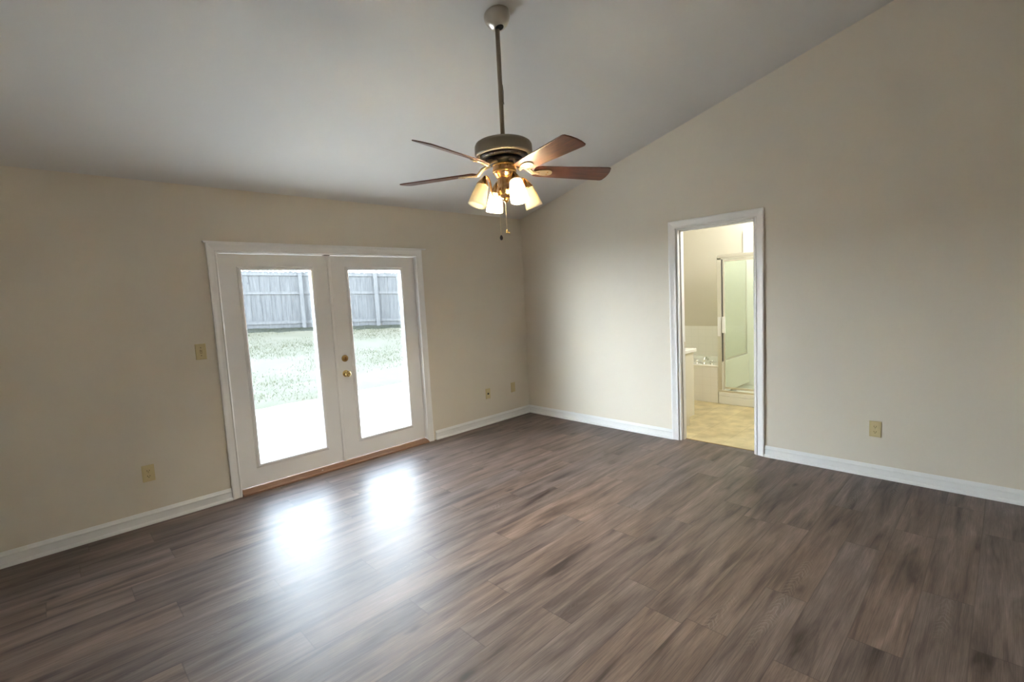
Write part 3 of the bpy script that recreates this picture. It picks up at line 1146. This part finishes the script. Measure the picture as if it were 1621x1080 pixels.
# blades
def blade_outline():
    pts = []
    r0, r1 = 0.175, 0.655
    w0, w1 = 0.050, 0.066
    pts += [(r0, -w0 * .72), (r0 + .012, -w0 * .90), (r0 + .035, -w0)]
    pts += [(r1 - .030, -w1), (r1 - .017, -w1 * .975), (r1 - .009, -w1 * .90)]
    pts += [(r1 + .001, -w1 * .45), (r1 + .004, 0.0), (r1 + .001, w1 * .45)]
    pts += [(r1 - .009, w1 * .90), (r1 - .017, w1 * .975), (r1 - .030, w1)]
    pts += [(r0 + .035, w0), (r0 + .012, w0 * .90), (r0, w0 * .72)]
    return pts


blades = [(191.0, -20.0, 2.208), (115.5, -8.0, 2.200), (46.0, -13.0, 2.200), (-25.0, -19.0, 2.200), (-104.5, -13.0, 2.174)]
for az, pitch, bz in blades:
    base = Matrix.Rotation(math.radians(az), 4, 'Z')
    tilt = Matrix.Translation((0, 0, bz)) @ Matrix.Rotation(math.radians(pitch), 4, 'X')
    bl = MB()
    bl.prism(blade_outline(), -0.003, 0.003, flat)
    ob = bl.build('blade', M['blade'], fan, bevel=0.0015)
    ob.matrix_local = base @ tilt
    # brass iron: narrow neck from the flywheel and a leaf-shaped pad under the blade root
    ir = MB()
    leaf = []
    for q in range(40):
        t_ = 2 * PI * q / 40
        rr = 0.232 + 0.055 * math.cos(t_)
        ww = 0.026 * math.sin(t_) * (1.0 + 0.25 * math.cos(t_))
        leaf.append((rr, ww))
    ir.prism(leaf, -0.0105, -0.0035, flat)
    inv = tilt.inverted()
    n0 = inv @ Vector((0.085, 0, 2.236))
    n1 = inv @ Vector((0.130, 0, 2.222))
    n2 = Vector((0.165, 0, -0.010))
    n3 = Vector((0.200, 0, -0.008))
    for off in (-1, 1):
        ir.tube([n0 + Vector((0, .014 * off, 0)), n1 + Vector((0, .012 * off, 0)), n2 + Vector((0, .007 * off, 0)), n3 + Vector((0, .003 * off, 0))],
                [.0085, .0080, .0075, .006], 12)
    ir.build('blade_iron', M['champagne'], ob, bevel=0.0025)
    for (a_, b_) in ((0.205, 0), (0.255, .011), (0.255, -.011)):
        sc = MB()
        sc.lathe([(0.0045, -.0125), (0.0045, -.0100)], Matrix.Translation((a_, b_, 0)), 10)
        sc.build('blade_screw', M['brass_dull'], ob)

# switch housing below the flywheel, fitter column and bottom ball
b = MB()
b.lathe([(0.060, 2.236), (0.064, 2.230), (0.065, 2.200), (0.064, 2.188), (0.060, 2.178), (0.054, 2.172), (0.050, 2.168), (0.049, 2.160)], None, 48)
sh = b.build('switch_housing', M['bronze'], fan)
b = MB()
b.lathe([(0.066, 2.232), (0.067, 2.226), (0.066, 2.220)], None, 48)
b.lathe([(0.0665, 2.196), (0.0675, 2.191), (0.0665, 2.186)], None, 48)
b.build('trim_ring', M['brass_dull'], sh)
b = MB()
b.lathe([(0.043, 2.168), (0.041, 2.150), (0.040, 2.130), (0.041, 2.112), (0.046, 2.104), (0.049, 2.092), (0.050, 2.080), (0.047, 2.066), (0.040, 2.054),
         (0.028, 2.046), (0.014, 2.043)], None, 48)
fit = b.build('light_fitter', M['bronze'], fan)
b = MB()
b.lathe([(0.012, 2.046), (0.016, 2.038), (0.014, 2.030), (0.006, 2.024), (0.003, 2.018)], None, 20)
b.build('finial', M['brass_dull'], fit)


def bez(p0, p1, p2, p3, n=14):
    out = []
    for q in range(n + 1):
        t_ = q / n
        out.append(p0 * (1 - t_) ** 3 + p1 * 3 * t_ * (1 - t_) ** 2 + p2 * 3 * t_ * t_ * (1 - t_) + p3 * t_ ** 3)
    return out


lamps = [(160.0, False), (70.0, True), (250.0, True), (-20.0, False)]
for az, lit in lamps:
    rot = Matrix.Rotation(math.radians(az), 4, 'Z')
    # arm: out of the ball, dips, climbs and arches over into the shade holder
    P = [Vector(p) for p in ((0.040, 0, 2.066), (0.062, 0, 2.040), (0.082, 0, 2.050), (0.086, 0, 2.090))]
    path = bez(*P, n=12) + bez(Vector((0.086, 0, 2.090)), Vector((0.088, 0, 2.150)), Vector((0.112, 0, 2.178)), Vector((0.124, 0, 2.150)), n=12)[1:]
    a_ = MB()
    a_.tube([rot @ p for p in path], 0.0052, 10)
    arm = a_.build('light_arm', M['bronze'], fan)
    # holder and shade share one tilted axis
    top = Vector((0.1215, 0, 2.155))
    tl = math.radians(20)
    ax = Vector((math.sin(tl), 0, -math.cos(tl)))
    am = rot @ Matrix.Translation(top) @ ax.to_track_quat('Z', 'Y').to_matrix().to_4x4()
    h_ = MB()
    h_.lathe([(0.006, -.006), (0.0095, 0.0), (0.0165, .012), (0.024, .026), (0.0325, .044), (0.0335, .049), (0.0315, .050)], am, 32)
    h_.build('shade_holder', M['bronze'], arm)
    g = MB()
    outer = [(0.0295, .046), (0.0325, .052), (0.0360, .070), (0.0405, .095), (0.0445, .122), (0.0485, .150), (0.0500, .163)]
    inner = [(r - .0028, z_) for r, z_ in reversed(outer)]
    g.lathe(outer + inner, am, 40, cap0=False, cap1=False)
    so = g.build('lamp_shade', M['shade'], fan)
    so['label'] = 'brightly lit cream glass shade' if lit else 'unlit cream glass shade'
    bu = MB()
    bu.lathe([(0.013, .040), (0.013, .046), (0.016, .052), (0.0195, .060), (0.0205, .068), (0.018, .077), (0.011, .083), (0.004, .085)], am, 28)
    bo = bu.build('light_bulb', M['bulb'] if lit else M['bulb_off'], so)
    if lit:
        ld = bpy.data.lights.new('bulb_light', 'POINT')
        ld.energy = FAN_BULB_W
        ld.color = (1.0, 0.93, 0.78)
        ld.shadow_soft_size = 0.018
        lo = bpy.data.objects.new('bulb_light', ld)
        COL.objects.link(lo)
        lo.parent = fan
        lo.location = am @ Vector((0, 0, 0.108))

# pull chains
for (dx, dy, z0, z1, kind) in ((-0.010, -0.006, 2.044, 1.868, 'brass'), (-0.040, 0.012, 2.048, 1.842, 'wood')):
    c_ = MB()
    nb = int((z0 - z1) / .0045)
    for q in range(nb):
        c_.lathe([(0.0005, -.0017), (0.0012, -.0009), (0.0014, 0), (0.0012, .0009), (0.0005, .0017)], Matrix.Translation((dx, dy, z0 - q * .0045)), 6)
    c_.tube([(dx, dy, z0), (dx, dy, z1)], 0.0008, 6)
    co = c_.build('pull_chain', M['chain'], fan)
    f_ = MB()
    if kind == 'wood':
        f_.lathe([(0.002, z1), (0.005, z1 - .003), (0.0085, z1 - .011), (0.0092, z1 - .017), (0.0075, z1 - .024), (0.003, z1 - .028)], Matrix.Translation((dx, dy, 0)), 20)
        f_.build('chain_fob', M['fob_wood'], co)
    else:
        f_.lathe([(0.0015, z1 + .002), (0.005, z1 - .002), (0.0055, z1 - .006), (0.003, z1 - .010)], Matrix.Translation((dx, dy, 0)), 16)
        dr_ = Vector((0.011, -0.011, 0))
        f_.tube([(dx, dy, z1 - .006), Vector((dx, dy, z1 - .014)) + dr_ * .6, Vector((dx, dy, z1 - .017)) + dr_ * 1.1], [.0035, .0040, .0055], 12)
        f_.tube([(dx, dy, z1 - .006), Vector((dx, dy, z1 - .016)) - dr_ * .35], [.003, .0042], 12)
        f_.build('chain_fob', M['brass'], co)

# ------------------------------------------------------------------ bathroom
BX1 = 2.55
BYL, BYR = -0.20, -3.30
BH = 2.75
b = MB()
b.box(0.085, BX1, BYR, BYL, -0.02, 0.0)
tag(b.build('floor_bathroom', M['vinyl']), 'tan tiled vinyl floor of the bathroom', 'floor', 'structure')
s = MB()
s.box(0.080, 0.090, BY0 + .01, BY1 - .01, 0.0, 0.0025)
tag(s.build('trim_transition', M['brass_dull']), 'thin dark strip where the plank floor meets the bathroom floor', 'transition strip', 'structure')
b = MB(); b.box(BX1, BX1 + .1, BYR, BYL, 0, BH)
tag(b.build('wall_bathroom_far', M['bath_wall']), 'cream far wall of the bathroom', 'wall', 'structure')
b = MB(); b.box(TE, BX1 + .1, BYL, BYL + .1, 0, BH)
tag(b.build('wall_bathroom_left', M['bath_wall']), 'cream left wall of the bathroom beyond the vanity', 'wall', 'structure')
b = MB(); b.box(TE, BX1 + .1, BYR - .1, BYR, 0, BH)
tag(b.build('wall_bathroom_right', M['bath_wall']), 'cream right wall of the bathroom beside the shower', 'wall', 'structure')
b = MB(); b.box(TE, BX1 + .1, BYR - .1, BYL + .1, BH, BH + .1)
tag(b.build('ceiling_bathroom', M['bath_ceiling']), 'white ceiling of the bathroom', 'ceiling', 'structure')

# tub with tiled apron and deck
KY0, KY1 = -1.795, -1.722      # knee wall between tub and shower
tub = empty('bathtub', (2.1, -1.0, 0))
tag(tub, 'built-in bathtub with white tiled apron and deck along the far bathroom wall', 'bathtub')


def add_child(mb, name, mat, root, bevel=0.0):
    o = mb.build(name, mat, root, bevel=bevel)
    o.matrix_parent_inverse = Matrix.Translation(-Vector(root.location))
    return o


b = MB()
b.box(1.70, 1.74, KY1 + .010, BYL - .006, 0.0, 0.462)
add_child(b, 'apron', M['tub_tile'], tub)
b = MB()
b.ring((1.695, BX1 - .006, KY1 + .010, BYL - .006), (1.86, 2.40, KY1 + .16, BYL - .14), 0.462, 0.480, flat)
add_child(b, 'deck', M['tub_tile'], tub, bevel=.004)
b = MB()
tx0, tx1, ty0, ty1 = 1.86, 2.40, KY1 + .16, BYL - .14
rings = [(0.0, 0.484, -.03), (0.0, 0.486, 0.0), (0.0, 0.46, .012), (0.0, 0.25, .04), (0.0, 0.12, .075), (0.0, 0.09, .12)]
v, f = [], []
n = 40
for _, z_, ins in rings:
    for q in range(n):
        t_ = 2 * PI * q / n
        ca, sa = math.cos(t_), math.sin(t_)
        e_ = 0.35
        px = math.copysign(abs(ca) ** e_, ca) * ((tx1 - tx0) / 2 - ins)
        py = math.copysign(abs(sa) ** e_, sa) * ((ty1 - ty0) / 2 - ins)
        v.append(((tx0 + tx1) / 2 + px, (ty0 + ty1) / 2 + py, z_))
for r_ in range(len(rings) - 1):
    for q in range(n):
        q2 = (q + 1) % n
        f.append((r_ * n + q, r_ * n + q2, (r_ + 1) * n + q2, (r_ + 1) * n + q))
f.append(tuple((len(rings) - 1) * n + q for q in range(n)))
b.add(v, f, True)
add_child(b, 'basin', M['fiberglass'], tub)
b = MB()
b.box(BX1 - .014, BX1 - .006, KY1 + .010, BYL - .006, 0.480, 0.917)
b.box(1.70, BX1 - .006, BYL - .014, BYL - .006, 0.480, 0.917)
add_child(b, 'tile_splash', M['tub_tile'], tub)

fa = empty('tub_faucet', (1.775, -1.50, 0.480))
tag(fa, 'chrome deck faucet with two cross handles on the tub edge', 'faucet')


def fchild(mb, name, mat):
    return mb.build(name, mat, fa)


b = MB()
b.lathe([(0.026, 0), (0.026, .006), (0.018, .014), (0.016, .03)], None, 24)
b.tube([(0, 0, .02), (0.0, 0, .052), (0.022, 0, .074), (0.060, 0, .078), (0.105, 0, .062), (0.118, 0, .046)], [.015, .016, .018, .018, .016, .013], 16)
fchild(b, 'spout', M['chrome'])
for sy in (-.105, .095):
    b = MB()
    mt = Matrix.Translation((0, sy, 0))
    b.lathe([(0.024, 0), (0.023, .006), (0.014, .016), (0.012, .030), (0.017, .036), (0.017, .046), (0.010, .054)], mt, 20)
    b.tube([(-.024, sy, .040), (.024, sy, .040)], .006, 10)
    b.tube([(0, sy - .024, .040), (0, sy + .024, .040)], .006, 10)
    fchild(b, 'handle', M['chrome'])

# shower
shw = empty('shower_stall', (1.7, -2.2, 0))
tag(shw, 'corner shower stall with framed glass door and white surround', 'shower')
SY1 = -2.70
b = MB()
b.box(1.685, BX1 - .006, SY1 - .06, KY1, 0.0, 0.10)
b.box(1.685, 1.785, SY1 - .06, KY1, 0.10, 0.152)
add_child(b, 'shower_base', M['fiberglass'], shw, bevel=.006)
b = MB()
b.box(1.70, BX1 - .006, KY0, KY1, 0.152, 0.540)
add_child(b, 'knee_wall', M['tub_tile'], shw)
b = MB()
b.box(BX1 - .024, BX1 - .004, SY1, KY1 - .002, 0.10, 2.215)
add_child(b, 'back_panel', M['fiberglass'], shw, bevel=.004)
b = MB()
b.box(1.70, BX1 - .006, SY1 - .06, SY1, 0.10, 2.215)
add_child(b, 'side_panel', M['fiberglass'], shw, bevel=.004)
b = MB()
fx0, fx1 = 1.690, 1.722
b.box(fx0, fx1, -1.768, -1.716, 0.152, 1.870)
b.box(fx0 - .004, fx1, SY1, -1.716, 1.835, 1.870)
b.box(fx0, fx1, SY1, -1.716, 1.812, 1.834)
b.box(fx0 - .004, fx1, SY1, -1.716, 0.152, 0.178)
b.box(fx0, fx1, SY1, SY1 + .03, 0.152, 1.870)
fr = add_child(b, 'frame', M['chrome_satin'], shw, bevel=.003)
# hinged glass door
b = MB()
b.ring((-2.66, -1.785, 0.195, 1.808), (-2.635, -1.806, 0.222, 1.785), 0.0, 0.020, lambda a_, c_, d_: (1.698 + d_, a_, c_))
sd = add_child(b, 'shower_door', M['chrome_satin'], shw, bevel=.002)
b = MB()
b.box(1.705, 1.711, -2.637, -1.804, 0.220, 1.787)
g = b.build('glass_pane', M['shower_glass'], sd)
b = MB()
b.box(1.662, 1.698, -1.812, -1.786, 0.915, 1.100)
b.box(1.652, 1.664, -1.826, -1.786, 0.905, 1.108)
g2 = b.build('handle', M['white_plastic'], sd, bevel=.004)
b = MB()
b.box(1.680, 1.690, -1.768, -1.722, 0.86, 1.10)
add_child(b, 'latch_plate', M['white_plastic'], shw, bevel=.003)
b = MB()
b.box(1.705, 1.711, -1.778, -1.769, 0.178, 1.812)
add_child(b, 'door_gap_seal', M['rubber'], shw)
# fixed glass over the knee wall with its own frame
b = MB()
b.ring((1.722, BX1 - .020, 0.540, 1.870), (1.742, BX1 - .040, 0.562, 1.850), -1.770, -1.750, lambda a_, c_, d_: (a_, d_, c_))
sp = add_child(b, 'side_frame', M['nickel'], shw, bevel=.002)
b = MB()
b.box(1.738, BX1 - .036, -1.763, -1.757, 0.558, 1.854)
b.build('glass_pane', M['shower_glass'], sp)

# vanity
van = empty('vanity_cabinet', (0.38, -1.3, 0))
tag(van, 'cream bathroom vanity with white top just inside the doorway', 'vanity')
VY = -1.895
b = MB()
b.box(TE + .008, 0.640, VY, -0.80, 0.10, 0.795)
add_child(b, 'body', M['cabinet'], van)
b = MB()
b.box(TE + .008, 0.565, VY + .02, -0.80, 0.0, 0.10)
add_child(b, 'toe_kick', M['cabinet'], van)
b = MB()
b.box(TE + .008, 0.675, VY - .020, -0.78, 0.795, 0.832)
b.box(TE + .008, 0.135, VY - .020, -0.78, 0.832, 0.92)
add_child(b, 'countertop', M['counter'], van, bevel=.006)
for y0, y1 in ((-1.86, -1.36), (-1.34, -0.84)):
    b = MB()
    b.box(0.640, 0.658, y0, y1, 0.14, 0.76)
    d_ = add_child(b, 'cabinet_door', M['cabinet'], van, bevel=.003)
    b = MB()
    b.tube([(0.658, y1 - .05, .68), (0.675, y1 - .05, .68), (0.682, y1 - .05, .68)], [.006, .009, .012], 12)
    b.build('knob', M['brass'], d_)

# bathroom lamps (ceiling globe and shower light, above the doorway's view)
for nm, pw, loc, rad in (('bathroom_lamp', BATH_W, (0.75, -2.85, BH - .45), 0.14), ('shower_lamp', BATH_W * 0.6, (2.10, -2.25, BH - .12), 0.08)):
    bl_ = bpy.data.lights.new(nm, 'POINT')
    bl_.energy = pw
    bl_.color = (0.95, 0.99, 1.0)
    bl_.shadow_soft_size = rad
    bo = bpy.data.objects.new(nm, bl_)
    COL.objects.link(bo)
    bo.location = loc

# ------------------------------------------------------------------ outside
p = MB()
edge_pts = [(-14, 4.6), (-2.2, 4.42), (-1.0, 4.10), (0.2, 4.9), (1.6, 5.35), (14, 5.4)]
poly = [(-14, TN), (14, TN)] + edge_pts[::-1]
p.prism(poly, -0.22, -0.12, flat)
tag(p.build('patio', M['concrete']), 'pale concrete patio outside the glass doors', 'patio', 'structure')


FA, FB = Vector((0.2, 12.6)), Vector((4.7, 10.9))
fdir = (FB - FA).normalized()
fnrm = Vector((-fdir.y, fdir.x))     # away from the house


def ground_line(s_):
    """height of the ground along the fence"""
    return 0.89 - 0.0395 * s_


def ground_z(x, y):
    yf = FA.y + (x - FA.x) * fdir.y / fdir.x              # where the fence stands at this x
    t_ = max(0.0, min(1.0, (y - 4.0) / (yf - 4.0)))
    s_ = (Vector((x, min(y, yf))) - FA).dot(fdir)
    return -0.135 + (ground_line(max(-14, min(16, s_))) + 0.135) * t_ ** 0.9


def build_lawn():
    b_ = MB()
    rnd = random.Random(5)
    nx, ny = 90, 60
    x0, x1, y0, y1 = -16, 20, 3.6, 22
    v_, f_ = [], []
    for iy in range(ny + 1):
        for ix in range(nx + 1):
            x = x0 + (x1 - x0) * ix / nx
            y = y0 + (y1 - y0) * iy / ny
            z = ground_z(x, y) + rnd.uniform(-.012, .012)
            if y < 4.05:
                z = -0.20
            v_.append((x, y, z))
    for iy in range(ny):
        for ix in range(nx):
            a_ = iy * (nx + 1) + ix
            f_.append((a_, a_ + 1, a_ + nx + 2, a_ + nx + 1))
    b_.add(v_, f_, True)
    o = b_.build('lawn', M['lawn'], recalc=False)
    tag(o, 'patchy pale lawn sloping up to the wooden fence', 'lawn', 'structure')
    # blades of grass
    g_ = MB()

    def patio_edge(x):
        for (ax_, ay_), (bx_, by_) in zip(edge_pts[:-1], edge_pts[1:]):
            if ax_ <= x <= bx_:
                return ay_ + (by_ - ay_) * (x - ax_) / (bx_ - ax_)
        return 5.0
    vv, ff = [], []
    for _ in range(45000):
        x = rnd.uniform(-4, 6.5)
        y = rnd.uniform(4.0, 12.4)
        if y < patio_edge(x) + .02:
            continue
        d_ = (Vector((x, y)) - FA).dot(fnrm)
        if d_ > -0.05:
            continue
        dens = math.sin(x * 1.7 + y * .9) + math.sin(y * 2.3 - x * .8) + rnd.uniform(-1.2, 1.2)
        if dens < -0.3:
            continue
        z = ground_z(x, y) - .005
        an = rnd.uniform(0, PI)
        hh = rnd.uniform(.02, .06)
        ww = rnd.uniform(.0025, .006)
        lx, ly = rnd.uniform(-.04, .04), rnd.uniform(-.04, .04)
        bb = len(vv)
        vv += [(x - ww * math.cos(an), y - ww * math.sin(an), z), (x + ww * math.cos(an), y + ww * math.sin(an), z), (x + lx, y + ly, z + hh)]
        ff.append((bb, bb + 1, bb + 2))
    g_.add(vv, ff)
    go = g_.build('grass', M['grass'], recalc=False)
    tag(go, 'short green grass growing on the lawn', 'grass', 'stuff')


build_lawn()


def build_fence():
    root = empty('wooden_fence', (FA.x, FA.y, 0))
    tag(root, 'weathered grey wooden board fence at the far edge of the lawn', 'fence')
    rnd = random.Random(3)

    def pt(s_, d_):
        q = FA + fdir * s_ + fnrm * d_
        return q.x, q.y

    def beam(mb, s0, s1, d0, d1, zf0, zf1, steps=1):
        """box along the fence; zf give bottom and top relative to the ground line"""
        def gz(s_):
            x, y = pt(s_, 0)
            return ground_line(s_)
        vv = []
        for s_ in (s0, s1):
            for d_ in (d0, d1):
                for zf in (zf0, zf1):
                    x, y = pt(s_, d_)
                    vv.append((x, y, gz(s_) + zf))
        ff = [(0, 1, 3, 2), (4, 6, 7, 5), (0, 4, 5, 1), (2, 3, 7, 6), (0, 2, 6, 4), (1, 5, 7, 3)]
        mb.add(vv, ff)

    S0 = -6.6
    step = 2.38
    post0 = None
    posts = []
    s_ = POST_A - 3 * step
    while s_ < 12:
        posts.append(s_)
        s_ += step
    for k_, (a_, c_) in enumerate(zip(posts[:-1], posts[1:])):
        pb = MB()
        q = a_
        nb_ = 0
        while q < c_ - .01:
            wd = 0.1455
            top = 1.83 + rnd.uniform(-.015, .015)
            bot = -0.05 + rnd.uniform(-.015, .02)
            e_ = min(q + wd + .004, c_)
            # dog-eared board
            x_ = 0.0 if nb_ % 2 else 0.012
            nb_ += 1
            n_ = 6
            prof = [(q, bot), (e_, bot), (e_, top - .03), (e_ - .025, top), (q + .025, top), (q, top - .03)]
            vv = []
            for d_ in (0.0 + x_, 0.018 + x_):
                for ss, zz in prof:
                    x, y = pt(ss, d_)
                    vv.append((x, y, ground_line(ss) + zz))
            ff = [tuple(range(n_)), tuple(range(2 * n_ - 1, n_ - 1, -1))] + [(i_, i_ + n_, (i_ + 1) % n_ + n_, (i_ + 1) % n_) for i_ in range(n_)]
            pb.add(vv, ff)
            q += wd
        add_child(pb, 'board_panel', M['fence'], root)
        for z_ in (0.13, 1.09, 1.69):
            rb = MB()
            beam(rb, a_, c_, -0.040, 0.0, z_, z_ + .09)
            add_child(rb, 'rail', M['fence_frame'], root)
    for a_ in posts:
        qb = MB()
        beam(qb, a_ - .06, a_ + .06, -0.13, -0.041, -0.25, 1.80)
        add_child(qb, 'post', M['fence_frame'], root)


POST_A = 1.72
build_fence()
